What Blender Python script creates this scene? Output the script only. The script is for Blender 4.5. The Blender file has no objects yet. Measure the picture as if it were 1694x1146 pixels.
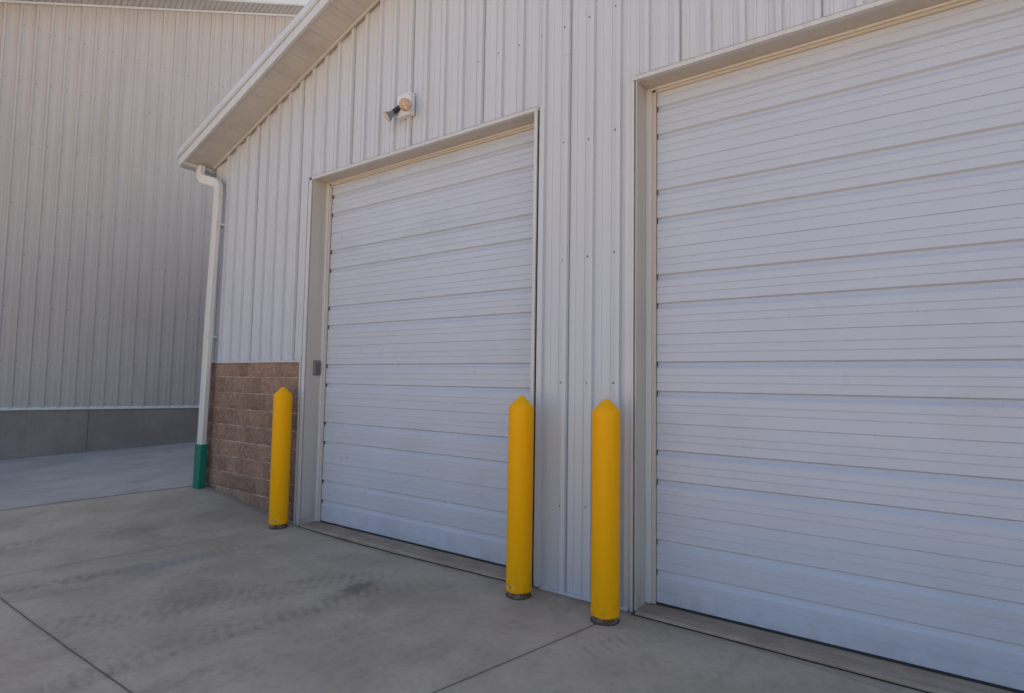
import bpy, math, random
import numpy as np
from mathutils import Vector, Matrix, noise
random.seed(7)
S = bpy.context.scene
COL = S.collection
PI = math.pi

# ------------------------------------------------------------------ camera
CAM = Vector((5.1776, -3.6816, 1.4601))
YAW, PIT, ROL = -0.6171, 0.0619, 0.0166
d = Vector((math.sin(YAW)*math.cos(PIT), math.cos(YAW)*math.cos(PIT), math.sin(PIT)))
r = Vector((math.cos(YAW), -math.sin(YAW), 0)); u = r.cross(d)
r2 = r*math.cos(ROL) + u*math.sin(ROL); u2 = -r*math.sin(ROL) + u*math.cos(ROL)
cam_d = bpy.data.cameras.new('camera'); cam = bpy.data.objects.new('camera', cam_d); COL.objects.link(cam)
M = Matrix((r2, u2, -d)).transposed().to_4x4(); M.translation = CAM
cam.matrix_world = M
cam_d.sensor_fit = 'HORIZONTAL'; cam_d.sensor_width = 36.0; cam_d.lens = 952.9/1694*36
cam_d.clip_start = 0.05; cam_d.clip_end = 2000
S.camera = cam

# ------------------------------------------------------------------ light
SUN_AZ, SUN_EL = math.radians(-42), math.radians(47)     # azimuth from +Y towards +X
W = bpy.data.worlds.new("World"); S.world = W; W.use_nodes = True
nt = W.node_tree; nt.nodes.clear()
sky = nt.nodes.new('ShaderNodeTexSky'); sky.sky_type = 'NISHITA'; sky.sun_disc = False
sky.sun_elevation = SUN_EL; sky.sun_rotation = SUN_AZ; sky.air_density = 1.0; sky.dust_density = 2.0; sky.ozone_density = 1.0
hs = nt.nodes.new('ShaderNodeHueSaturation'); hs.inputs['Saturation'].default_value = 0.92
bg = nt.nodes.new('ShaderNodeBackground'); bg.inputs['Strength'].default_value = 0.06
wo = nt.nodes.new('ShaderNodeOutputWorld')
nt.links.new(sky.outputs[0], hs.inputs['Color']); nt.links.new(hs.outputs[0], bg.inputs[0]); nt.links.new(bg.outputs[0], wo.inputs[0])
sun_d = bpy.data.lights.new('sun', 'SUN'); sun_d.energy = 4.3; sun_d.angle = math.radians(0.5); sun_d.color = (1.0, 0.93, 0.84)
sun = bpy.data.objects.new('sun', sun_d); COL.objects.link(sun)
sdir = Vector((math.sin(SUN_AZ)*math.cos(SUN_EL), math.cos(SUN_AZ)*math.cos(SUN_EL), math.sin(SUN_EL)))
sun.rotation_euler = sdir.to_track_quat('Z', 'Y').to_euler()
S.view_settings.view_transform = 'Standard'; S.view_settings.look = 'None'
S.view_settings.gamma = 1.0; S.view_settings.exposure = 1.94

# ------------------------------------------------------------------ node helpers
class G:
    def __init__(s, name):
        s.mat = bpy.data.materials.new(name); s.mat.use_nodes = True
        s.t = s.mat.node_tree; s.t.nodes.clear()
        s.out = s.n('ShaderNodeOutputMaterial'); s.b = s.n('ShaderNodeBsdfPrincipled')
        s.l(s.b.outputs[0], s.out.inputs[0])
    def n(s, ty, **kw):
        o = s.t.nodes.new(ty)
        for k, v in kw.items(): setattr(o, k, v)
        return o
    def l(s, a, b): s.t.links.new(a, b)
    def put(s, v, sock):
        if hasattr(v, 'links'): s.l(v, sock)
        else: sock.default_value = v
    def m(s, op, a, b=0.0, c=0.0, clamp=False):
        o = s.n('ShaderNodeMath', operation=op, use_clamp=clamp)
        for v, i in zip((a, b, c), o.inputs): s.put(v, i)
        return o.outputs[0]
    def pos(s):
        return s.n('ShaderNodeNewGeometry').outputs['Position']
    def xyz(s, v):
        o = s.n('ShaderNodeSeparateXYZ'); s.l(v, o.inputs[0]); return o.outputs
    def scale(s, v, sc, off=(0, 0, 0), rot=(0, 0, 0)):
        o = s.n('ShaderNodeMapping'); s.l(v, o.inputs[0]); o.inputs['Scale'].default_value = sc
        o.inputs['Location'].default_value = off; o.inputs['Rotation'].default_value = rot; return o.outputs[0]
    def noise(s, v, sc, det=4, rough=0.55, dist=0.0):
        o = s.n('ShaderNodeTexNoise'); s.l(v, o.inputs['Vector']); o.inputs['Scale'].default_value = sc
        o.inputs['Detail'].default_value = det; o.inputs['Roughness'].default_value = rough
        o.inputs['Distortion'].default_value = dist; return o.outputs['Fac']
    def rng(s, v, a, b, c=0.0, e=1.0):
        o = s.n('ShaderNodeMapRange', clamp=True, interpolation_type='SMOOTHSTEP'); s.l(v, o.inputs[0])
        for i, q in zip((1, 2, 3, 4), (a, b, c, e)): o.inputs[i].default_value = q
        return o.outputs[0]
    def mix(s, f, a, b, mode='MIX'):
        o = s.n('ShaderNodeMix', data_type='RGBA', blend_type=mode)
        s.put(f, o.inputs[0])
        for v, i in ((a, 6), (b, 7)):
            if isinstance(v, tuple): o.inputs[i].default_value = v + (1,) if len(v) == 3 else v
            else: s.l(v, o.inputs[i])
        return o.outputs[2]
    def bump(s, h, strength, dist, prev=None):
        o = s.n('ShaderNodeBump'); s.l(h, o.inputs['Height']); o.inputs['Strength'].default_value = strength
        o.inputs['Distance'].default_value = dist
        if prev is not None: s.l(prev, o.inputs['Normal'])
        return o.outputs[0]
    def done(s, col, rough=0.5, nrm=None, spec=0.5, metal=0.0):
        if isinstance(col, tuple): s.b.inputs['Base Color'].default_value = col + (1,)
        else: s.l(col, s.b.inputs['Base Color'])
        s.put(rough, s.b.inputs['Roughness'])
        s.b.inputs['Specular IOR Level'].default_value = spec; s.b.inputs['Metallic'].default_value = metal
        if nrm is not None: s.l(nrm, s.b.inputs['Normal'])
        return s.mat

def painted_steel(name, col, rough=0.38, wav=0.25, dirt=0.10, streak=(26, 26, 0.7), grain=0.0, grain_sc=(14, 14, 170), low=None, spec=0.5):
    g = G(name); p = g.pos()
    big = g.noise(g.scale(p, (1.2, 1.2, 0.8)), 1.3, 2)
    st = g.noise(g.scale(p, streak), 1.0, 4)
    sp = g.noise(p, 60, 2)
    f = g.m('MULTIPLY', g.rng(st, 0.45, 0.8), dirt*1.4)
    f = g.m('ADD', f, g.m('MULTIPLY', g.rng(big, 0.35, 0.75), dirt*0.6))
    f = g.m('ADD', f, g.m('MULTIPLY', g.rng(sp, 0.66, 0.8), dirt*0.5))
    if low is not None:      # splash dirt near the ground
        z = g.xyz(p)[2]
        lo = g.m('MULTIPLY', g.rng(z, low, low-0.35), g.rng(g.noise(p, 9, 5), 0.35, 0.7))
        f = g.m('ADD', f, g.m('MULTIPLY', lo, 0.35))
    c = g.mix(f, col, (col[0]*0.42, col[1]*0.37, col[2]*0.31))
    n1 = g.bump(g.noise(g.scale(p, (2.2, 2.2, 0.9)), 1.0, 2), wav, 0.02)
    if grain: n1 = g.bump(g.noise(g.scale(p, grain_sc), 1.0, 3), grain, 0.002, n1)
    rr = g.m('ADD', rough-0.05, g.m('MULTIPLY', g.noise(p, 7, 4), 0.11))
    return g.done(c, rr, n1, spec)

MAT = {}
MAT['siding'] = painted_steel('white_siding_paint', (0.59, 0.607, 0.645), 0.38, 0.12, 0.06, (9, 9, 0.5))
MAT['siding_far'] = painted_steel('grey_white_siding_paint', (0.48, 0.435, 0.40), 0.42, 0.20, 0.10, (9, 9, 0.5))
MAT['door'] = painted_steel('white_door_paint', (0.545, 0.573, 0.648), 0.29, 0.10, 0.07, (1.6, 1.6, 3.0), 0.30, (9, 9, 150), 0.22, 0.55)
MAT['trim'] = painted_steel('white_trim_paint', (0.62, 0.62, 0.62), 0.4, 0.12, 0.14, (30, 30, 1.2), low=0.25)
MAT['jamb'] = painted_steel('jamb_flashing_paint', (0.54, 0.495, 0.45), 0.42, 0.25, 0.14, (18, 18, 0.8), low=0.3)
MAT['soffit'] = painted_steel('soffit_paint', (0.56, 0.53, 0.50), 0.5, 0.10, 0.18, (8, 3, 8))
MAT['soffit_far'] = painted_steel('vented_soffit_paint', (0.50, 0.47, 0.45), 0.5, 0.1, 0.15, (4, 4, 4))
MAT['spout'] = painted_steel('downspout_paint', (0.70, 0.68, 0.65), 0.35, 0.15, 0.14, (30, 30, 2.0))
MAT['green'] = painted_steel('green_plastic', (0.004, 0.20, 0.135), 0.45, 0.15, 0.15, (20, 20, 3), low=0.35)
MAT['roof'] = painted_steel('roof_steel', (0.55, 0.56, 0.58), 0.4)
MAT['seal'] = G('weather_seal').done((0.55, 0.49, 0.42), 0.6)
MAT['dark'] = G('dark_gap').done((0.035, 0.031, 0.028), 0.8, spec=0.1)
MAT['notch_shade'] = G('groove_end_shade').done((0.07, 0.068, 0.07), 0.7)
MAT['ring'] = G('pipe_joint').done((0.075, 0.066, 0.06), 0.9)
MAT['lap'] = G('sheet_lap').done((0.24, 0.23, 0.22), 0.7)
MAT['rubber'] = G('black_rubber').done((0.02, 0.02, 0.022), 0.6)
MAT['screw'] = G('zinc_screw').done((0.20, 0.20, 0.21), 0.45, metal=0.4)
MAT['keypad'] = G('grey_plastic').done((0.20, 0.19, 0.18), 0.5)
MAT['keypad_cover'] = G('keypad_cover_plastic').done((0.13, 0.125, 0.12), 0.4)
MAT['plate'] = painted_steel('white_plate_paint', (0.74, 0.73, 0.72), 0.4, 0.05, 0.06)
MAT['black'] = G('black_plastic').done((0.018, 0.018, 0.022), 0.45)
MAT['alu'] = G('lamp_aluminium').done((0.33, 0.33, 0.35), 0.35, metal=0.6)

g = G('amber_lamp_glass'); p = g.n('ShaderNodeTexCoord').outputs['Object']
f = g.noise(p, 30, 3)
MAT['lens'] = g.done(g.mix(g.rng(f, 0.35, 0.7), (0.46, 0.31, 0.19), (0.62, 0.50, 0.36)), 0.14, g.bump(g.noise(p, 130, 2), 0.5, 0.004), 0.6)
MAT['lens_pale'] = G('pale_lamp_glass').done((0.62, 0.56, 0.44), 0.18)

def yellow():
    g = G('yellow_bollard_plastic'); p = g.pos()
    sc = g.noise(g.scale(p, (40, 40, 3)), 1.0, 5)
    f = g.m('MULTIPLY', g.rng(sc, 0.55, 0.8), 0.22)
    z = g.xyz(p)[2]
    f2 = g.m('MULTIPLY', g.rng(z, 0.16, -0.02), g.rng(g.noise(p, 24, 5), 0.4, 0.65))
    f = g.m('ADD', f, g.m('MULTIPLY', f2, 0.35))
    c = g.mix(f, (1.0, 0.455, 0.0), (0.58, 0.29, 0.02))
    sc2 = g.rng(g.noise(g.scale(p, (12, 12, 70), (3, 1, 2)), 1.0, 6, 0.7), 0.70, 0.76)
    c = g.mix(g.m('MULTIPLY', sc2, 0.25), c, (0.35, 0.22, 0.06))
    return g.done(c, g.m('ADD', 0.36, g.m('MULTIPLY', g.noise(p, 12, 4), 0.18)), g.bump(g.noise(p, 90, 3), 0.12, 0.003), 0.2)
MAT['yellow'] = yellow()

g = G('rusty_pipe'); p = g.pos()
c = g.mix(g.rng(g.noise(p, 22, 5), 0.42, 0.6), (0.20, 0.19, 0.18), (0.16, 0.065, 0.022))
MAT['rust'] = g.done(c, 0.8, g.bump(g.noise(p, 120, 3), 0.4, 0.003))

def block_mat(name, k):
    g = G(name); p = g.pos()
    n1 = g.noise(p, 30, 5, 0.62); n2 = g.noise(p, 6, 4)
    c = g.mix(g.rng(n1, 0.32, 0.70), (0.235*k, 0.150*k, 0.110*k), (0.365*k, 0.245*k, 0.182*k))
    c = g.mix(g.m('MULTIPLY', g.rng(n2, 0.40, 0.68), 0.45), c, (0.37*k, 0.255*k, 0.195*k))
    c = g.mix(g.rng(g.noise(p, 140, 2), 0.66, 0.74), c, (0.46*k, 0.36*k, 0.29*k))
    return g.done(c, 0.92, g.bump(g.noise(p, 70, 6, 0.7), 0.8, 0.010), 0.2)
for nm, k in (('block', 1.0), ('block_light', 1.13), ('block_dark', 0.87)): MAT[nm] = block_mat('split_face_'+nm, k)
g = G('block_mortar'); p = g.pos()
c = g.mix(g.rng(g.noise(p, 9, 6, 0.7), 0.40, 0.66), (0.31, 0.22, 0.175), (0.56, 0.46, 0.39))
MAT['mortar'] = g.done(c, 0.95, g.bump(g.noise(p, 120, 3), 0.5, 0.004), 0.2)

def conc(name, c1, c2, stain, sc=1.0):
    g = G(name); p = g.pos()
    a = g.noise(p, 1.6*sc, 6, 0.6); b = g.noise(p, 24*sc, 5, 0.65)
    c = g.mix(g.rng(a, 0.3, 0.72), c1, c2)
    c = g.mix(g.m('MULTIPLY', g.rng(b, 0.45, 0.75), 0.35), c, stain)
    return g, p, c
g, p, c = conc('foundation_concrete', (0.235, 0.20, 0.178), (0.30, 0.26, 0.228), (0.17, 0.145, 0.128))
st = g.noise(g.scale(p, (5, 5, 0.6)), 1.0, 5)
c = g.mix(g.m('MULTIPLY', g.rng(st, 0.5, 0.75), 0.4), c, (0.19, 0.16, 0.135))
MAT['foundation'] = g.done(c, 0.85, g.bump(g.noise(p, 40, 5), 0.3, 0.006), 0.3)
g, p, c = conc('sill_concrete', (0.33, 0.25, 0.19), (0.45, 0.355, 0.28), (0.16, 0.115, 0.085), 2.2)
c = g.mix(g.m('MULTIPLY', g.rng(g.noise(g.scale(p, (2, 30, 30)), 1.0, 4), 0.45, 0.7), 0.5), c, (0.22, 0.155, 0.11))
MAT['sill'] = g.done(c, 0.85, g.bump(g.noise(p, 60, 5), 0.4, 0.006), 0.3)

def concrete_ground():
    g, p, c = conc('apron_concrete', (0.378, 0.315, 0.242), (0.498, 0.425, 0.332), (0.26, 0.213, 0.168))
    X, Y, Z = g.xyz(p)
    # the alley slab beyond the joint is a different, greyer pour
    x1, y1, x2, y2 = JOINT_ALLEY[:4]; L = math.hypot(x2-x1, y2-y1); tx, ty = (x2-x1)/L, (y2-y1)/L
    sd = g.m('SUBTRACT', g.m('MULTIPLY', g.m('SUBTRACT', X, x1), ty), g.m('MULTIPLY', g.m('SUBTRACT', Y, y1), tx))
    alley = g.m('MULTIPLY', g.m('GREATER_THAN', sd, 0.0), g.m('LESS_THAN', X, -2.0))
    c2 = g.mix(g.rng(g.noise(p, 1.3, 6, 0.6), 0.3, 0.7), (0.37, 0.345, 0.32), (0.48, 0.45, 0.42))
    c2 = g.mix(g.m('MULTIPLY', g.rng(g.noise(p, 20, 5, 0.65), 0.5, 0.75), 0.3), c2, (0.27, 0.25, 0.235))
    c = g.mix(alley, c, c2)
    # broom finish and smears drawn out along the driving direction
    q = g.scale(p, (4.2, 1.5, 1), rot=(0, 0, 0.5))
    sm = g.noise(q, 1.0, 7, 0.68, 0.4)
    c = g.mix(g.m('MULTIPLY', g.rng(sm, 0.50, 0.74), 0.38), c, (0.20, 0.17, 0.15))
    lt = g.noise(g.scale(p, (2.3, 0.9, 1), (5, 2, 0), (0, 0, -0.35)), 1.0, 5, 0.6)
    c = g.mix(g.m('MULTIPLY', g.rng(lt, 0.5, 0.74), 0.40), c, (0.50, 0.43, 0.37))
    c = g.mix(g.m('MULTIPLY', g.rng(g.noise(p, 230, 2), 0.62, 0.75), 0.30), c, (0.18, 0.155, 0.135))
    c = g.mix(g.m('MULTIPLY', g.rng(g.noise(p, 60, 4), 0.64, 0.72), 0.30), c, (0.15, 0.125, 0.11))
    wob = g.m('MULTIPLY', g.m('SUBTRACT', g.noise(p, 5, 3), 0.5), 0.05)
    rag = g.noise(p, 17, 5, 0.7)
    # tyre tracks: circle arcs (cx, cy, radius, half width, ymin, ymax, strength, tread)
    T = [(-4.6, -0.9, 4.72, 0.10, -2.6, -0.45, 0.62, 1), (7.0, -3.9, 6.35, 0.16, -2.7, -0.3, 0.45, 1),
         (-6.0, 1.0, 7.75, 0.10, -2.7, -0.35, 0.35, 1), (9.0, -2.6, 7.32, 0.13, -2.9, -0.25, 0.55, 1),
         (-7.5, -1.2, 6.35, 0.16, -3.2, -1.5, 0.5, 1), (9.5, -2.3, 6.10, 0.10, -0.9, -0.20, 0.8, 2),
         (10.0, -2.9, 7.85, 0.2, -3.4, -0.9, 0.3, 0), (-4.6, -0.9, 4.80, 0.26, -2.9, -1.2, 0.34, 0), (-7.0, 0.5, 8.95, 0.24, -2.6, -0.4, 0.25, 0)]
    for cx, cy, R, hw, y0, y1, k, tr in T:
        dx = g.m('SUBTRACT', X, cx); dy = g.m('SUBTRACT', Y, cy)
        rad = g.m('SQRT', g.m('ADD', g.m('MULTIPLY', dx, dx), g.m('MULTIPLY', dy, dy)))
        e = g.m('ADD', g.m('SUBTRACT', rad, R), wob)
        band = g.rng(g.m('ABSOLUTE', e), hw, hw*0.55)
        rngm = g.m('MULTIPLY', g.rng(Y, y0, y0+0.35), g.rng(Y, y1, y1-0.3))
        f = g.m('MULTIPLY', band, rngm)
        if tr:
            ang = g.m('MULTIPLY', g.m('ARCTAN2', dy, dx), R)
            ph = g.m('ADD', g.m('MULTIPLY', ang, 80 if tr == 1 else 95), g.m('ADD', g.m('MULTIPLY', e, 22), g.m('MULTIPLY', sm, 7.0)))
            tw = g.rng(g.m('SINE', ph), -0.3, 0.5)
            if tr == 1: tw = g.m('ADD', 0.30, g.m('MULTIPLY', tw, 0.70))
            f = g.m('MULTIPLY', f, tw)
        f = g.m('MULTIPLY', f, g.m('MULTIPLY', g.rng(rag, 0.28, 0.70), g.rng(sm, 0.28, 0.60)))
        f = g.m('MULTIPLY', f, min(k*0.85, 0.9))
        c = g.mix(f, c, (0.125, 0.107, 0.098))
    # oil drips / worn patches
    for sx, sy, rx, ry, k, colr in [(0.12, -1.35, 0.16, 0.45, 0.35, (0.24, 0.245, 0.27)), (1.75, -0.75, 0.10, 0.2, 0.5, (0.08, 0.072, 0.07)),
                              (0.9, -1.55, 0.35, 0.3, 0.3, (0.10, 0.092, 0.09)), (-0.9, -1.2, 0.3, 0.25, 0.3, (0.12, 0.11, 0.105))]:
        a = g.m('DIVIDE', g.m('SUBTRACT', X, sx), rx); b = g.m('DIVIDE', g.m('SUBTRACT', Y, sy), ry)
        rr = g.m('ADD', g.m('SQRT', g.m('ADD', g.m('MULTIPLY', a, a), g.m('MULTIPLY', b, b))), g.m('MULTIPLY', g.m('SUBTRACT', rag, 0.5), 2.2))
        c = g.mix(g.m('MULTIPLY', g.rng(rr, 1.1, 0.4), k), c, colr)
    # damp dirt collected along the foot of the wall
    wl = g.m('MULTIPLY', g.rng(g.m('ADD', Y, g.m('MULTIPLY', g.m('SUBTRACT', rag, 0.5), 0.12)), -0.10, 0.0), g.rng(X, -2.2, -2.0))
    c = g.mix(g.m('MULTIPLY', wl, 0.45), c, (0.15, 0.12, 0.095))
    # saw-cut and formed joints: (x1,y1,x2,y2, half width, strength, min/max along)
    JT = [(0.031, -2.401, 2.077, -2.377, 0.0045, 0.75, -60, 60), (3.470, -0.26, 3.192, -1.532, 0.0045, 0.75, 0, 60),
          (-0.19, -0.26, -0.455, -2.289, 0.004, 0.45, 0, 60), JOINT_ALLEY, (-5.9, 1.2, -3.4, 0.9, 0.004, 0.3, -60, 60)]
    jh = None
    for x1, y1, x2, y2, hw, k, a0, a1 in JT:
        L = math.hypot(x2-x1, y2-y1); tx, ty = (x2-x1)/L, (y2-y1)/L
        ax = g.m('SUBTRACT', X, x1); ay = g.m('SUBTRACT', Y, y1)
        al = g.m('ADD', g.m('MULTIPLY', ax, tx), g.m('MULTIPLY', ay, ty))
        pe = g.m('ABSOLUTE', g.m('ADD', g.m('SUBTRACT', g.m('MULTIPLY', ay, tx), g.m('MULTIPLY', ax, ty)), g.m('MULTIPLY', wob, 0.12)))
        f = g.m('MULTIPLY', g.rng(pe, hw*1.5, hw*0.6), g.m('MULTIPLY', g.m('GREATER_THAN', al, a0), g.m('LESS_THAN', al, a1)))
        soft = g.m('MULTIPLY', g.rng(pe, hw*7, hw), g.m('MULTIPLY', g.m('GREATER_THAN', al, a0), g.m('LESS_THAN', al, a1)))
        c = g.mix(g.m('MULTIPLY', soft, 0.22*k), c, (0.12, 0.105, 0.10))
        c = g.mix(g.m('MULTIPLY', f, k), c, (0.035, 0.03, 0.03))
        f = g.m('MULTIPLY', f, k)
        jh = f if jh is None else g.m('MAXIMUM', jh, f)
    # unseen ground behind the camera, coloured tan to bounce warm light
    bounce_ground = g.rng(g.m('ADD', Y, g.m('MULTIPLY', g.noise(p, 0.5, 4), 2.0)), -5.0, -6.5)
    c = g.mix(bounce_ground, c, (0.40, 0.285, 0.18))
    h = g.m('SUBTRACT', g.m('MULTIPLY', g.noise(p, 55, 6, 0.65), 0.25), jh)
    n1 = g.bump(h, 0.5, 0.008)
    n1 = g.bump(g.noise(g.scale(p, (60, 9, 1), rot=(0, 0, 0.1)), 1.0, 3), 0.12, 0.004, n1)
    rr = g.m('ADD', 0.62, g.m('MULTIPLY', g.noise(p, 3, 4), 0.25))
    return g.done(c, rr, n1, 0.35)

# ------------------------------------------------------------------ mesh helpers
class MB:
    def __init__(s): s.v = []; s.f = []; s.mi = []; s.sm = []
    def add(s, vs, fs, mi=0, smooth=False):
        o = len(s.v); s.v += [tuple(q) for q in vs]
        for q in fs: s.f.append([o+i for i in q]); s.mi.append(mi); s.sm.append(smooth)
    def hexa(s, P, mi=0):   # P: 4 bottom ccw, 4 top ccw
        s.add(P, [(3, 2, 1, 0), (4, 5, 6, 7), (0, 1, 5, 4), (1, 2, 6, 5), (2, 3, 7, 6), (3, 0, 4, 7)], mi)
    def box(s, a, b, mi=0):
        x0, y0, z0 = a; x1, y1, z1 = b
        s.hexa([(x0, y0, z0), (x1, y0, z0), (x1, y1, z0), (x0, y1, z0), (x0, y0, z1), (x1, y0, z1), (x1, y1, z1), (x0, y1, z1)], mi)
    def slab(s, xa, za, xb, zb, y0, y1, t0, t1, mi=0):   # sloping bar along x
        s.hexa([(xa, y0, za+t0), (xb, y0, zb+t0), (xb, y1, zb+t0), (xa, y1, za+t0), (xa, y0, za+t1), (xb, y0, zb+t1), (xb, y1, zb+t1), (xa, y1, za+t1)], mi)
    def lathe(s, org, axis, prof, n=48, mi=0, smooth=True, caps=(False, False)):
        a = Vector(axis).normalized(); q = Vector((0, 0, 1)).rotation_difference(a)
        vs = []; fs = []
        for rad, h in prof:
            for k in range(n):
                t = 2*PI*k/n; vs.append(Vector(org) + q @ Vector((rad*math.cos(t), rad*math.sin(t), h)))
        for i in range(len(prof)-1):
            for k in range(n):
                k2 = (k+1) % n; fs.append((i*n+k, i*n+k2, (i+1)*n+k2, (i+1)*n+k))
        if caps[0]: fs.append(tuple(reversed(range(n))))
        if caps[1]: fs.append(tuple(range((len(prof)-1)*n, len(prof)*n)))
        s.add(vs, fs, mi, smooth)
    def sweep(s, sec, path, mi=0, cap=True):   # sec: closed list of (a,b); path: list of (pos, A, B)
        n = len(sec); vs = []; fs = []
        for P, A, B in path:
            for a, b in sec: vs.append(Vector(P) + Vector(A)*a + Vector(B)*b)
        for i in range(len(path)-1):
            for k in range(n):
                k2 = (k+1) % n; fs.append((i*n+k, i*n+k2, (i+1)*n+k2, (i+1)*n+k))
        if cap:
            fs.append(tuple(reversed(range(n)))); fs.append(tuple(range((len(path)-1)*n, len(path)*n)))
        s.add(vs, fs, mi)
    def build(s, name, mats, parent=None, bevel=0.0, seg=2):
        me = bpy.data.meshes.new(name); me.from_pydata(s.v, [], s.f); me.update()
        for m in (mats if isinstance(mats, (list, tuple)) else [mats]): me.materials.append(m)
        me.polygons.foreach_set('material_index', s.mi); me.polygons.foreach_set('use_smooth', s.sm)
        o = bpy.data.objects.new(name, me); COL.objects.link(o)
        if parent is not None: o.parent = parent
        if bevel:
            b = o.modifiers.new('bevel', 'BEVEL'); b.width = bevel; b.segments = seg; b.limit_method = 'ANGLE'; b.angle_limit = math.radians(40)
            b.harden_normals = False
        return o

def empty(name, label, cat, loc=(0, 0, 0), group=None):
    o = bpy.data.objects.new(name, None); COL.objects.link(o); o.location = loc; o.empty_display_size = 0.2
    o['label'] = label; o['category'] = cat
    if group: o['group'] = group
    return o

# ------------------------------------------------------------------ left wall frame (second building stands at an angle)
WD = Vector((0.2596, 0.9657, 0)).normalized(); WN = Vector((WD.y, -WD.x, 0))      # along the wall, out of the wall
WP = Vector((-7.263, 0.065, 0))
def wl(s_, out, z): q = WP + WD*s_ + WN*out; return Vector((q.x, q.y, z))

# ------------------------------------------------------------------ ground
RP = [(-2.1, 0, .138), (-1.19, 0, .058), (-.64, 0, -.008), (-.07, 0, -.05), (2.8, 0, -.055), (3.6, 0, -.057), (6, 0, -.06), (10, 0, -.06),
      (-2.0, 2.5, .20), (-2.0, 6, .35), (-.1, -1.5, -.055), (-1.6, -1.6, .02), (-3, -3, -.04), (0, -3, -.06), (3, -2, -.06), (5, -3.7, -.07), (-6, -5, -.1), (8, -5, -.09), (0, -7, -.12)]
for s_, z in ((-6, -.14), (-.755, .023), (.7, .10), (2.24, .181), (5, .32), (9, .5)):
    q = wl(s_, 0, 0); RP.append((q.x, q.y, z))
RP = np.array(RP)
def tps(r_): return np.where(r_ > 1e-9, r_*r_*np.log(np.maximum(r_, 1e-9)), 0)
nR = len(RP); D = np.hypot(RP[:, None, 0]-RP[None, :, 0], RP[:, None, 1]-RP[None, :, 1])
A = np.zeros((nR+3, nR+3)); A[:nR, :nR] = tps(D) + np.eye(nR)*0.002; A[:nR, nR] = 1; A[:nR, nR+1:] = RP[:, :2]; A[nR:, :nR] = A[:nR, nR:].T
CO = np.linalg.solve(A, np.concatenate([RP[:, 2], [0, 0, 0]]))
def gz(x, y):
    x = np.asarray(x, float); y = np.asarray(y, float)
    rr = np.hypot(x[..., None]-RP[:, 0], y[..., None]-RP[:, 1])
    z = tps(rr)@CO[:nR] + CO[nR] + CO[nR+1]*x + CO[nR+2]*y
    w = np.exp(-((np.hypot(x, y)/13.0)**6))
    flat = np.where(np.hypot(x, y) < 60, -.1, -.1)
    z = z*w + flat*(1-w)
    return z
def hit(px, py):     # photograph pixel on the ground surface (used only to place slab joints)
    v = d + r2*((px-847)/952.9) - u2*((py-573)/952.9)
    t0 = 0.5
    for i in range(4000):
        q = CAM + v*t0
        if q.z <= float(gz(q.x, q.y)): break
        t0 += 0.005
    return q
ja, jb = hit(322, 803), hit(20, 841)
JOINT_ALLEY = (ja.x, ja.y, jb.x, jb.y, 0.011, 0.85, -0.3, 40)
print('alley joint', ja, jb, 'b1', gz(-.2, -.17), 'b3', gz(3.48, -.2))
def axis_coords():
    inner = np.arange(-9, 9.01, 0.15); out = 9+np.cumsum(0.3*1.28**np.arange(22)); out = out[out < 400]
    return np.concatenate([-out[::-1], inner, out])
gx = axis_coords(); gy = axis_coords()
GX, GY = np.meshgrid(gx, gy); GZ = gz(GX, GY)
mb = MB(); nx = len(gx)
mb.add(np.stack([GX.ravel(), GY.ravel(), GZ.ravel()], 1).tolist(), [(j*nx+i, j*nx+i+1, (j+1)*nx+i+1, (j+1)*nx+i) for j in range(len(gy)-1) for i in range(nx-1)], 0, True)
MAT['ground'] = concrete_ground()
o = mb.build('ground', MAT['ground']); o['kind'] = 'structure'

# ------------------------------------------------------------------ ribbed sheeting
PITCH = 0.2124
def rib_profile(s0, s1, c0, h=0.032, hm=0.0055):
    pts = []
    k0 = int(math.floor((s0-c0)/PITCH))-1; k1 = int(math.ceil((s1-c0)/PITCH))+1
    for k in range(k0, k1+1):
        c = c0+k*PITCH
        pts += [(c-.021, 0), (c-.016, h), (c+.016, h), (c+.021, 0)]
        for f in (1/3, 2/3):
            m_ = c+PITCH*f
            pts += [(m_-.011, 0), (m_-.0075, hm), (m_+.0075, hm), (m_+.011, 0)]
    return pts
def clip_profile(pts, s0, s1):
    out = []
    for (a, da), (b, db) in zip(pts, pts[1:]):
        if b <= s0 or a >= s1: continue
        la, lb = max(a, s0), min(b, s1)
        out.append((la, da+(db-da)*(la-a)/(b-a), lb, da+(db-da)*(lb-a)/(b-a)))
    return out
def sheet(mb, pts, s0, s1, zlo, ztop, mp, mi=0):
    for a, da, b, db in clip_profile(pts, s0, s1):
        mb.add([mp(a, da, zlo), mp(b, db, zlo), mp(b, db, ztop(b)), mp(a, da, ztop(a))], [(0, 1, 2, 3)], mi)
def screw(mb, P, nrm, mi, rad=0.0058):
    mb.lathe(P, nrm, [(rad*1.5, 0), (rad*1.5, 0.0015), (rad, 0.002), (rad, 0.006), (rad*0.6, 0.0075)], 6, mi, False, (False, True))

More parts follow.
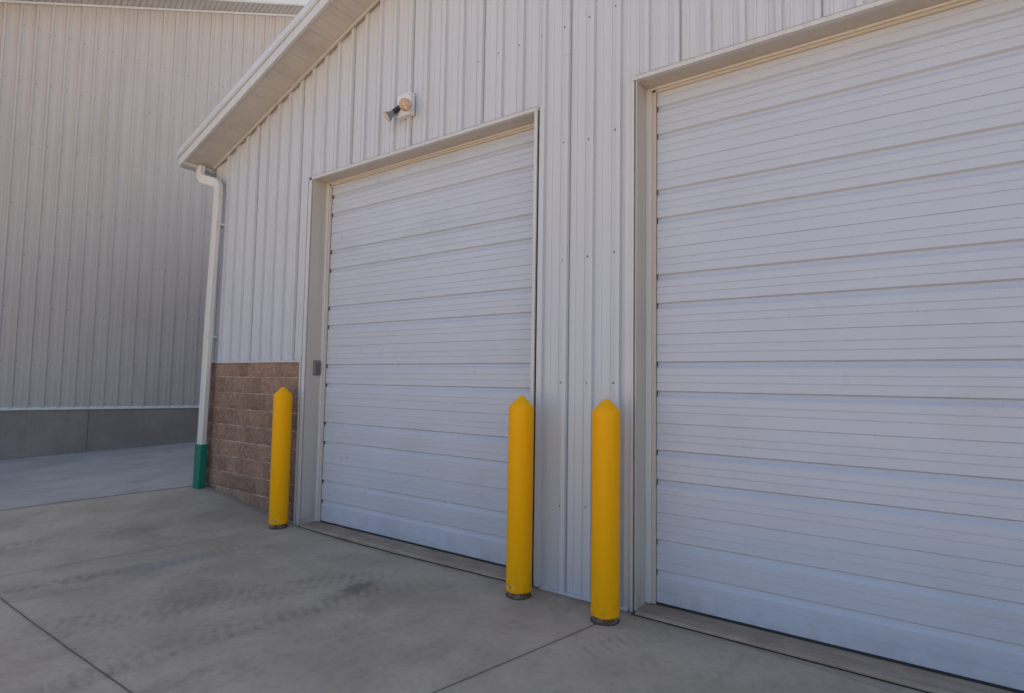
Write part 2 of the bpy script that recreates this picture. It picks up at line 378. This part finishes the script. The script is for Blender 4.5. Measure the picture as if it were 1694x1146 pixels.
# ------------------------------------------------------------------ near building
EX, EZ, SL = -2.14, 4.15, 0.358          # foot of the rake, slope
RX = 8.0; RZ = EZ + SL*(RX-EX); FX = 2*RX-EX
def rake(x): return EZ + SL*(x-EX) if x <= RX else RZ - SL*(x-RX)
near = empty('metal_building', 'white ribbed metal workshop with two overhead doors and a brown block corner', 'building', (3, 6, 0))
near_inv = Matrix.Translation((-3, -6, 0))
def part(mb, name, mats, parent=near, **k):
    o = mb.build(name, mats, parent, **k)
    if parent is near: o.matrix_parent_inverse = near_inv
    return o
YF = 0.036                               # flat of the sheet; ribs stand out to y = 0.014
WX0, WX1 = -2.12, FX-0.02
T1L, T1R, T2L, T2R = -0.19, 2.79, 3.585, 6.50
ZH = 3.60
pts = rib_profile(WX0, WX1, 0.695)
mpf = lambda s_, dd, z: (s_, YF-dd, z)
wtop = lambda x: rake(x)+0.005
mb = MB()
sheet(mb, pts, WX0+.10, T1L, 1.66, wtop, mpf)
sheet(mb, pts, T1L, T1R+.0, ZH+.02, wtop, mpf)
sheet(mb, pts, T1R-.01, T2L-.028, -.045, wtop, mpf)
sheet(mb, pts, T2L-.028, T2R, ZH+.02, wtop, mpf)
for xa, xb in ((T2R, RX), (RX, WX1)): sheet(mb, pts, xa, xb, -.045, wtop, mpf)
for k in range(-14, 40):                 # screw rows
    x = 0.695+k*PITCH-0.037
    for zr in (0.572, 1.474, 2.39, 3.28, 4.21, 5.12, 6.0, 6.9):
        zr2 = zr + random.uniform(-.012, .012); x2 = x+random.uniform(-.004, .004)
        if x2 < WX0+.1 or zr2 > rake(x2)-.05: continue
        inside = (T1L-.02 < x2 < T1R+.03 or T2L-.03 < x2 < T2R) and zr2 < ZH+.05
        if inside or (x2 < T1L and zr2 < 1.66): continue
        screw(mb, (x2, YF-.0005, zr2), (0, -1, 0), 1)
    if WX0+.1 < x < T1L-.03:
        screw(mb, (x, YF-.0005, 1.735), (0, -1, 0), 1); screw(mb, (x-.025, YF-.0005, 1.74), (0, -1, 0), 1, .005)
# side and back sheets
for xs, sg in ((WX0, -1), (WX1, 1)):
    mb.box((xs-.02 if sg < 0 else xs-.01, YF+.002, -.3), (xs+.01 if sg < 0 else xs+.02, 20, EZ+.02), 0)
for k in range(-12, 38, 4):
    x = 0.695+(k+3)*PITCH+.0225
    if x < T1L-.02: lo = 1.66
    elif T1L-.03 < x < T1R+.03 or T2L-.03 < x < T2R: lo = ZH+.02
    else: lo = -.045
    mb.box((x, .0325, lo), (x+.0022, .0375, rake(x)-.01), 2)
    mb.box((x-.045, .0025 if False else .0030, 3.955), (x-.001, .0040, 3.9575), 2) if lo < 0 else None
mb.box((T1R+.06, .000, -.053), (T2L-.045, .0335, -.036)); mb.box((T2R+.08, .0, -.058), (WX1, .0335, -.036))
mb.add([(WX0, 20, -.3), (WX1, 20, -.3), (WX1, 20, EZ), (RX, 20, RZ), (WX0, 20, EZ)], [(0, 1, 2, 3, 4)], 0)
part(mb, 'siding', [MAT['siding'], MAT['screw'], MAT['lap']])
# corner post and base flashing of the sheeting
mb = MB()
mb.box((WX0-.022, .012, 1.64), (WX0+.075, .040, EZ+.01)); mb.box((WX0+.075, .020, 1.64), (WX0+.105, .040, EZ+.03))
part(mb, 'corner_trim', MAT['trim'], bevel=.003)
mb = MB(); mb.slab(WX0+.0, 1.641, T1L, 1.641, .002, .034, 0, .019)
part(mb, 'drip_flashing', MAT['trim'], bevel=.002)
# block base of the corner
mb = MB(); cw = 0.0095; x0b, x1b, zt, zb = WX0-.02, T1L+.005, 1.650, -.22
NXb = int((x1b-x0b)/cw); NZb = int((zt-zb)/cw)
CH, CL = 0.1885, 0.1885
Hh = np.zeros((NZb+1, NXb+1)); MO = np.zeros((NZb+1, NXb+1), bool); TN = np.zeros((NZb+1, NXb+1), int)
rnd = {}
for j in range(NZb+1):
    z = zt-j*cw; row = int((zt+.02-z)//CH); fz = (zt+.02-z) % CH
    for i in range(NXb+1):
        x = x0b+i*cw; xo = x-x0b + (0.5*CL if row % 2 else 0.0) + .03; colk = int(xo//CL); fx = xo % CL
        mz = fz < .010; mx = fx < .009
        key = (row, colk)
        if key not in rnd: rnd[key] = (random.uniform(-.007, .007), random.uniform(-.10, .10), random.uniform(-.10, .10), random.random() < .75, random.choice((0, 0, 2, 3)))
        a, tx, tz, sc, tone = rnd[key]; TN[j, i] = tone
        if mz or (mx and rnd[key][3]): Hh[j, i] = .004+random.uniform(-.001, .001); MO[j, i] = True
        else:
            n3 = noise.fractal(Vector((x*13+colk*5, row*3.1, z*13)), 0.8, 2.1, 5); n4 = noise.noise(Vector((x*45, 7, z*45)))
            edge = min(1, min(fz, CH-fz)/.035, (min(fx, CL-fx)/.03 if sc else 1))
            Hh[j, i] = .006+(.010+a + tx*(fx-CL/2)*.5+tz*(fz-CH/2)*.5)*edge + n3*.0105*edge + n4*.003
vs = [(x0b+i*cw, .030-Hh[j, i], zt-j*cw) for j in range(NZb+1) for i in range(NXb+1)]
n_ = NXb+1
for j in range(NZb):
    for i in range(NXb):
        pass
mb.v = vs
for j in range(NZb):
    for i in range(NXb):
        mb.f.append([j*n_+i, (j+1)*n_+i, (j+1)*n_+i+1, j*n_+i+1]); mb.mi.append(1 if MO[j, i] else int(TN[j, i])); mb.sm.append(False)
mb.box((x0b, .034, zb), (x1b, .16, zt-.004), 0)
part(mb, 'block_base', [MAT['block'], MAT['mortar'], MAT['block_light'], MAT['block_dark']])

# roof, soffit, rake
YO = -0.365
mb = MB()
for xa, za, xb, zb in ((EX-.24, rake(EX)-.24*SL, RX, RZ), (RX, RZ, FX+.24, EZ-.24*SL)):
    mb.slab(xa, za, xb, zb, YO+.046, 20.4, .026, .20)
part(mb, 'roof', MAT['roof'])
mb = MB()
sp = .345; x = EX-.07; first = True
edges = [EX-.06]; e = 0.55-8*sp
while e < RX:
    if e > edges[0]+.1: edges.append(e)
    e += sp
edges.append(RX)
for a, b in zip(edges, edges[1:]):
    for q in range(6):     # each soffit board is ribbed in six fine steps
        xa, xb = a+.0022+(b-a-.0044)*q/6, a+.0022+(b-a-.0044)*(q+1)/6
        o_ = .0016 if q % 2 else 0.0
        mb.slab(xa, rake(xa)+o_, xb-.0007, rake(xb-.0007)+o_, YO+.03, YF+.0, 0.0, .018)
e = RX
while e < FX: mb.slab(e+.002, rake(e+.002), min(e+sp, FX)-.002, rake(min(e+sp, FX)-.002), YO+.03, YF, 0, .018); e += sp
part(mb, 'soffit', MAT['soffit'])
mb = MB()
for xa, xb in ((EX-.03, RX), (RX, FX)):
    mb.slab(xa, rake(xa), xb, rake(xb), -.020, .002, -.032, -.0008)
part(mb, 'soffit_channel', MAT['soffit'], bevel=.002)
mb = MB()                                # rake fascia: flat board, drip step and roof edge trim
for xa, za, xb, zb in ((EX-.17, rake(EX)-.17*SL, RX, RZ), (RX, RZ, FX+.17, EZ-.17*SL)):
    mb.slab(xa, za, xb, zb, YO-.008, YO+.010, -.016, .082)
    mb.slab(xa, za, xb, zb, YO-.000, YO+.011, .083, .096)
    mb.slab(xa-.03, za-.03*SL, xb, zb, YO-.016, YO+.011, .097, .112)
    mb.hexa([(xa-.05, YO-.012, za+.113), (xb, YO-.012, zb+.113), (xb, YO+.011, zb+.113), (xa-.05, YO+.011, za+.113),
             (xa-.08, YO+.008, za+.215), (xb, YO+.008, zb+.225), (xb, YO+.045, zb+.225), (xa-.08, YO+.045, za+.215)])
    mb.slab(xa, za, xb, zb, YO+.011, YO+.029, -.013, -.001)
part(mb, 'rake_fascia', MAT['trim'], bevel=.003)
# eave gutter on the left side and its downspout
mb = MB()
GXo, GXi = -2.37, -2.215
sec = [(GXo, 4.215), (GXo-.012, 4.20), (GXo+.006, 4.15), (GXo+.03, 4.085), (GXi, 4.085), (GXi, 4.165), (GXi-.006, 4.165), (GXi-.006, 4.092), (GXo+.035, 4.092), (GXo+.012, 4.15), (GXo+.004, 4.20)]
mb.sweep(sec, [((0, YO+.012, 0), (1, 0, 0), (0, 0, 1)), ((0, 20.2, 0), (1, 0, 0), (0, 0, 1))])
mb.box((GXi+.002, YO+.03, 4.092), (EX-.062, 20.2, 4.118), 0)
part(mb, 'gutter', MAT['trim'])

def rsec(a, b, rr=.014, fl=3):
    out = []
    for cx, cy, t0 in ((a-rr, b-rr, 0), (-a+rr, b-rr, PI/2), (-a+rr, -b+rr, PI), (a-rr, -b+rr, 3*PI/2)):
        for k in range(fl+1):
            t = t0+PI/2*k/fl; out.append((cx+rr*math.cos(t), cy+rr*math.sin(t)))
    return out
def spath(ctrl, rad, a_up):
    """rounded polyline; returns centre line points with frames"""
    P = [Vector(q) for q in ctrl]; pts_ = [P[0]]
    for i in range(1, len(P)-1):
        a = (P[i-1]-P[i]).normalized(); b = (P[i+1]-P[i]).normalized()
        for k in range(9):
            t = k/8; q0 = P[i]+a*rad; q1 = P[i]+b*rad
            pts_.append((1-t)**2*q0+2*t*(1-t)*P[i]+t*t*q1)
    pts_.append(P[-1]); out = []
    for i, q in enumerate(pts_):
        t = ((pts_[min(i+1, len(pts_)-1)]-pts_[max(i-1, 0)])).normalized()
        A_ = Vector(a_up)-t*Vector(a_up).dot(t); A_.normalize(); B_ = t.cross(A_)
        out.append((q, B_, A_))
    return out
gb = float(gz(-1.97, -.09))
OUT = Vector((-2.205, -.155, 4.10))
mb = MB()
zt_ = 3.86
path = spath([(OUT.x, OUT.y, 4.12), (OUT.x, OUT.y, 3.965), (-1.905, -.068, 3.86), (-1.955, -.080, 2.2), (-1.985, -.086, gb+.50)], .075, (0, 1, 0))
mb.sweep(rsec(.057, .034), path)
for zc, cx, cy in ((3.35, -1.919, -.07), (1.95, -1.962, -.081)):          # strap brackets
    mb.box((cx-.0585, cy-.0355, zc-.010), (cx+.0585, .02, zc+.010))
ds = part(mb, 'downspout', MAT['spout'])
mb = MB(); mb.sweep(rsec(.068, .046, .016), [((-1.985, -.088, gb+.525), (1, 0, 0), (0, 1, 0)), ((-1.995, -.090, gb-.05), (1, 0, 0), (0, 1, 0))])
o = mb.build('drain_boot', MAT['green'], ds); o['label'] = 'green plastic boot at the foot of the downspout'

# ------------------------------------------------------------------ overhead doors
I = 0.0254
def door(x0, x1, stopw, name_label, xl, xr, right_trim):
    """leaf between x0..x1 at y=.195; reveal xl..xr"""
    YD = .195; ZB = -.022
    prof = []                            # (z, y)  going up, sectional panels of 24 in.
    tops = []
    for k in range(7):
        b = (-.9+24*k)*I
        def vg(t, w=.0062, dp=.0036):
            z = b+t*I; prof.extend([(z-w*.9, YD), (z-w*.2, YD+dp), (z+w*.1, YD+dp), (z+w*.28, YD)])
        def rib(t):
            z = b+t*I; prof.extend([(z-.050, YD), (z-.030, YD+.0145), (z-.010, YD+.020), (z, YD), (z+.004, YD)]); tops.append(z)
        prof.extend([(b+.001, YD+.006), (b+.0035, YD)] if k else [(ZB, YD)])
        if k == 6: prof.append((b+.06, YD)); break
        vg(3.2); vg(5.1); rib(8.9); vg(11.2); vg(13.15); rib(16.9); vg(19.3); vg(21.2)
        prof.extend([(b+24*I-.0025, YD), (b+24*I-.001, YD+.006)])
    mb = MB()
    for (za, ya), (zb_, yb) in zip(prof, prof[1:]):
        mb.add([(x0+.002, ya, za), (x1-.002, ya, za), (x1-.002, yb, zb_), (x0+.002, yb, zb_)], [(0, 1, 2, 3)])
    mb.box((x0-.06, YD+.026, ZB), (x1+.06, YD+.05, prof[-1][0]))
    for z in tops:                       # dark caps paint in the shadow at the groove ends
        for xe in (x0+.0005, x1-.0043):
            mb.box((xe, YD-.0012, z-.042), (xe+.003, YD+.008, z-.002), 2)
    leaf = part(mb, 'overhead_door', [MAT['door'], MAT['dark'], MAT['notch_shade']]); leaf['label'] = name_label
    mb = MB()                            # bottom seal
    mb.box((x0, YD-.006, ZB-.020), (x1, YD+.03, ZB+.006)); mb.build('bottom_seal', MAT['rubber'], leaf, bevel=.004).matrix_parent_inverse = leaf_inv(leaf)
    mb = MB()                            # stop moulding with its vinyl seal, both sides and head
    zt_ = ZH-.013
    for a, b, sg in ((xl, x0, 1), (xr, x1, -1)):
        m0 = a+sg*.042
        mb.box((min(a, m0), .165, -.028), (max(a, m0), .193, zt_-.0))
        mb.box((min(m0, b), .176, -.028), (max(m0, b)+.0, .194, zt_-.0165), 1)
    mb.box((xl+.043, .165, zt_-.016), (xr-.043, .193, zt_-.0)); mb.box((xl+.043, .176, zt_-.036), (xr-.043, .194, zt_-.0165), 1)
    mb.build('door_stop', [MAT['trim'], MAT['seal']], leaf, bevel=.003).matrix_parent_inverse = leaf_inv(leaf)
    mb = MB()                            # reveal flashing: left, right, head
    mb.box((xl-.014, .010, -.040), (xl, .200, ZH-.012)); mb.box((xr, .010, -.040), (xr+.014, .200, ZH-.012)); mb.box((xl-.014, .006, ZH-.012), (xr+.014, .30, ZH+.01))
    mb.box((xl-.006, .003, -.03), (xl-.0005, .0098, ZH-.014))
    mb.box((xl-.030, .03, -.04), (xl-.0145, .20, ZH-.014), 1)
    mb.build('door_jamb', [MAT['jamb'], MAT['dark']], leaf, bevel=.0015).matrix_parent_inverse = leaf_inv(leaf)
    mb = MB()                            # head trim facing
    mb.box((xl-.031, -.004, ZH-.013), (xr+.036, .034, ZH+.016)); mb.box((xl-.012, -.009, ZH+.0165), (xr+.036, .034, ZH+.019))
    mb.build('head_trim', MAT['trim'], leaf, bevel=.002).matrix_parent_inverse = leaf_inv(leaf)
    mb = MB()
    mb.box((xr+.002, -.002, -.048), (xr+.030, .034, ZH-.0135)); mb.box((xr+.0465, .006, -.048), (xr+.052, .034, ZH-.0135)) if not right_trim else None
    mb.box((xr+.0305, .014, -.048), (xr+.044, .034, ZH-.0135), 1) if right_trim else None  # near-black strip stands in for the shadow gap behind the trim
    mb.box((xr+.0445, .010, -.046), (xr+.074, .034, ZH+.02))
    mb.build('side_trim', [MAT['trim'], MAT['dark']], leaf, bevel=.002).matrix_parent_inverse = leaf_inv(leaf)
    mb = MB()
    if xl < 1:                           # casing beside the block base
        mb.box((xl-.118, -.006, -.05), (xl-.098, .03, 1.70)); mb.box((xl-.097, .012, -.05), (xl-.083, .034, ZH-.03), 1)
        mb.box((xl-.0825, -.002, -.05), (xl-.030, .034, ZH-.0135)); mb.box((xl-.118, .002, 1.7005), (xl-.098, .03, ZH))
    else:
        mb.box((xl-.042, .004, -.05), (xl-.022, .034, ZH+.02)); mb.box((xl-.092, .018, -.05), (xl-.043, .0345, ZH+.02))
    mb.build('side_trim', [MAT['trim'], MAT['dark']], leaf, bevel=.002).matrix_parent_inverse = leaf_inv(leaf)
    mb = MB()                            # worn concrete sill with rounded lip
    sec = [(.30, -.2), (.30, -.030), (.15, -.032), (.01, -.0355), (-.002, -.038), (-.010, -.044), (-.012, -.052), (-.012, -.2)]
    mb.sweep(sec, [((xx, 0, 0), (0, 1, 0), (0, 0, 1)) for xx in (xl+.003, xr-.003)])
    for q in range(24):
        xa, xb = xl-.02+(xr-xl+.04)*q/24, xl-.02+(xr-xl+.04)*(q+1)/24
        za, zb_ = float(gz(xa, -.02))+.004, float(gz(xb, -.02))+.004; wv = .0015*math.sin(q*2.1)
        mb.hexa([(xa, -.022+wv, -.2), (xb, -.022+wv, -.2), (xb, -.0125, -.2), (xa, -.0125, -.2), (xa, -.022+wv, za), (xb, -.022+wv, zb_), (xb, -.0125, zb_), (xa, -.0125, za)], 1)
    mb.build('sill', [MAT['sill'], MAT['dark']], leaf).matrix_parent_inverse = leaf_inv(leaf)
    return leaf
def leaf_inv(leaf): return Matrix()
leaf1 = door(0.0, 2.672, .07, 'narrower white sectional overhead door left of the wall pier', -.0702, 2.742, True)
leaf2 = door(3.672, 6.42, .07, 'white sectional overhead door at the right of the photo', 3.6008, 6.49, True)

# ------------------------------------------------------------------ neighbouring building
far = empty('metal_building', 'taller pale ribbed metal building on a bare concrete base beyond the alley', 'building')
FZ0, FSL, S0, S1 = 8.283, 0.380, -11.0, 17.0
ftop = lambda s_: FZ0+FSL*s_
fpts = rib_profile(S0, S1, -.672, .022, .004)
mpw = lambda s_, dd, z: wl(s_, dd, z)
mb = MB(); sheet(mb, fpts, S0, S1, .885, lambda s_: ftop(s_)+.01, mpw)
for k in range(-12, 42):
    s_ = -.672+k*PITCH+.045
    for zr in (.96, 1.70, 2.60, 3.50, 4.39, 5.475, 6.57, 7.545, 8.5, 9.45):
        if zr < ftop(s_)-.1 and s_ < 6: screw(mb, wl(s_, .0005, zr+random.uniform(-.015, .015)), WN, 1, .0068)
A0, B0, A1, B1 = wl(S0, -.02, 0), wl(S1, -.02, 0), wl(S0, -15, 0), wl(S1, -15, 0)
for a, b in ((A0, A1), (A1, B1), (B1, B0)):
    sa = S0 if a in (A0, A1) else S1; sb = S0 if b in (A0, A1) else S1
    mb.add([(a.x, a.y, .8), (b.x, b.y, .8), (b.x, b.y, ftop(sb)), (a.x, a.y, ftop(sa))], [(0, 1, 2, 3)])
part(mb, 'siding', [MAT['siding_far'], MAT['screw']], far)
mb = MB()                                # angled drip flashing
mb.sweep([(-.02, .905), (.012, .902), (.030, .872), (.034, .852), (-.02, .852)], [(wl(S0, 0, 0), WN, (0, 0, 1)), (wl(S1, 0, 0), WN, (0, 0, 1))])
part(mb, 'base_flashing', MAT['trim'], far, bevel=.002)
mb = MB()
cuts = [S0]+[0.41+q for q in (-9.2, -4.6, 0, 4.6, 9.2)]+[S1]
for a, b in zip(cuts, cuts[1:]):
    a2, b2 = a+.003, b-.003
    P = [wl(a2, .004, -.8), wl(b2, .004, -.8), wl(b2, -.2, -.8), wl(a2, -.2, -.8)]
    mb.hexa(P+[Vector((q.x, q.y, .850)) for q in P])
    P = [wl(b2, -.012, -.8), wl(b2+.006, -.012, -.8), wl(b2+.006, -.2, -.8), wl(b2, -.2, -.8)]
    mb.hexa(P+[Vector((q.x, q.y, .850)) for q in P], 1)
part(mb, 'foundation', [MAT['foundation'], MAT['dark']], far)
mb = MB(); OV = .50                      # vented soffit with cross ribs, fascia, roof
s_ = S0; st = .0985
prof = []
while s_ < S1:
    for t, h in ((0, 0), (st*.50, 0), (st*.58, .012), (st*.92, .012)): prof.append((s_+t, h))
    s_ += st
for (a, ha), (b, hb) in zip(prof, prof[1:]):
    mb.add([wl(a, .0, ftop(a)+ha), wl(b, .0, ftop(b)+hb), wl(b, OV, ftop(b)+hb), wl(a, OV, ftop(a)+ha)], [(0, 1, 2, 3)])
part(mb, 'soffit', MAT['soffit_far'], far)
mb = MB()
def bar(mb, o0, o1, t0, t1, mi=0):
    P = [wl(S0, o0, ftop(S0)+t0), wl(S1, o0, ftop(S1)+t0), wl(S1, o1, ftop(S1)+t0), wl(S0, o1, ftop(S0)+t0)]
    Q = [q+Vector((0, 0, t1-t0)) for q in P]; mb.hexa(P+Q, mi)
bar(mb, .024, .045, -.045, -.002); part(mb, 'soffit_channel', MAT['trim'], far)
mb = MB(); bar(mb, OV-.02, OV+.004, -.018, -.001); bar(mb, OV, OV+.02, -.0005, .17); bar(mb, OV, OV+.035, .1705, .26)
part(mb, 'rake_fascia', MAT['trim'], far)
mb = MB(); bar(mb, -15.3, OV-.001, .02, .25); part(mb, 'roof', MAT['roof'], far)

# ------------------------------------------------------------------ bollards
def make_bollard(label, x, y, lean, sticker, rot):
    z0 = float(gz(x, y))
    b = empty('bollard', label, 'bollard', (x, y, z0), 'yellow bollards guarding the overhead doors')
    R = .0925; zs, zt = .040, 1.345
    mb = MB()
    prof = [(R-.006, zs), (R-.001, zs), (R, zs+.005), (R, zt-.014), (R+.0012, zt-.008), (R-.001, zt-.001), (R-.006, zt+.005), (R*.60, zt+.037), (R*.36, zt+.0585), (R*.20, zt+.0720), (R*.11, zt+.0780), (.0005, zt+.080)]
    mb.lathe((0, 0, 0), (0, 0, 1), prof, 64)
    mb.build('sleeve', MAT['yellow'], b)
    mb = MB(); mb.lathe((0, 0, 0), (0, 0, 1), [(.083, -.05), (.083, zs+.03)], 40); mb.build('steel_pipe', MAT['rust'], b)
    mb = MB(); rr = [.0955+random.uniform(-.003, .005) for _ in range(14)]
    vs = []
    for k in range(14):
        t = 2*PI*k/14
        for f_, zz in ((.083, .006), (rr[k]*.97, .0045), (rr[k], -.02)): vs.append((f_*math.cos(t) if f_ != .083 else .0835*math.cos(t), f_*math.sin(t) if f_ != .083 else .0835*math.sin(t), zz))
    fs = []
    for k in range(14):
        k2 = (k+1) % 14
        for q in (0, 1): fs.append((k*3+q, k*3+q+1, k2*3+q+1, k2*3+q))
    mb.add(vs, fs); mb.build('base_joint', MAT['ring'], b)
    if sticker:
        mb = MB(); n0 = 7
        def patch(t0, t1, h0, h1, off, mi):
            vs = []; fs = []
            for k in range(n0+1):
                t = rot+t0+(t1-t0)*k/n0
                for h in (h0, h1): vs.append(((R+off)*math.cos(t), (R+off)*math.sin(t), h))
            for k in range(n0): fs.append((2*k, 2*k+2, 2*k+3, 2*k+1))
            mb.add(vs, fs, mi)
        patch(-.42, .42, .070, .094, .0007, 0)
        for a, c_ in sticker: patch(a, c_, .076, .0835, .0014, 1)
        patch(-.36, -.05, .0875, .0895, .0014, 1)
        mb.build('sticker', [MAT['sticker'], MAT['black']], b)
    b.rotation_euler = lean
    return b
MAT['sticker'] = G('sticker_film').done((0.85, 0.50, 0.10), 0.3)
make_bollard('farthest yellow bollard, in front of the brown block wall', -.202, -.169, (0, -.004, 0), [(-.3, -.2), (-.1, .02), (.12, .3)], -PI/2+.55)
make_bollard('yellow bollard covering the right edge of the left door, its sticker near the base', 2.794, -.190, (.004, .002, 0), [(-.12, -.02), (.0, .05), (.07, .2)], -PI/2-.15)
make_bollard('nearest and tallest looking yellow bollard, beside the right door', 3.482, -.205, (0, 0, 0), None, 0)

# ------------------------------------------------------------------ flood light on the wall
fl = empty('flood_light', 'twin flood light with a white box and two lamps on the gable wall', 'wall light', (1.32, .014, 4.01))
def lp(x, y, z): return (x-1.32, y-.014, z-4.01)
mb = MB(); mb.box(lp(1.225, -.040, 3.905), lp(1.405, .016, 4.118)); mb.build('mounting_box', MAT['plate'], fl, bevel=.006)
mb = MB()
for x, z in ((1.39, 4.09), (1.24, 3.93)):
    mb = MB(); mb.lathe(lp(x, -.040, z), (0, -1, 0), [(.007, 0), (.007, .003), (.004, .004)], 10, 0, True, (False, True))
    mb.build('screw', MAT['screw'], fl)
def lamp_head(base, axis, lens_mat, hl, rmax, clen):
    a = Vector(axis).normalized(); B = Vector(base)
    mb = MB(); pr = [(.001, 0), (.026, 0)]
    for k in range(5): h = hl*(k+.2)/5; pr += [(.026, h), (.026, h+hl*.10), (.0235, h+hl*.11), (.0235, h+hl*.18)]
    pr += [(.026, hl), (.020, hl)]
    mb.lathe(B, a, pr, 24); hd = mb.build('lamp_holder', MAT['black'], fl)
    mb = MB(); mb.lathe(B+a*hl*.95, a, [(.019, 0), (.021, clen*.18), (.024, clen*.24), (rmax*.62, clen*.52), (rmax*.9, clen*.85), (rmax, clen*.97), (rmax, clen), (rmax*.94, clen)], 36)
    rf = mb.build('reflector_lamp', MAT['alu'], fl)
    mb = MB(); mb.lathe(B+a*(hl*.95+clen-.002), a, [(rmax*.945, 0), (rmax*.86, .007), (rmax*.6, .013), (rmax*.3, .016), (.0005, .017)], 36)
    mb.build('lens', lens_mat, rf)
lamp_head(lp(1.345, -.036, 4.01), (.58, -.66, -.46), MAT['lens'], .055, .056, .085)
lamp_head(lp(1.262, -.036, 4.0), (-.50, -.55, -.66), MAT['lens_pale'], .075, .051, .085)

# ------------------------------------------------------------------ keypad on the left reveal
kp = empty('door_keypad', 'small grey keypad box on the left jamb of the left door', 'keypad', (-.070, .118, 1.583))
mb = MB(); mb.box((0, -.040, -.080), (.022, .040, .080)); mb.build('case', MAT['keypad'], kp, bevel=.007)
mb = MB(); mb.box((.0215, -.028, -.066), (.031, .028, .050)); mb.build('flip_cover', MAT['keypad_cover'], kp, bevel=.005)
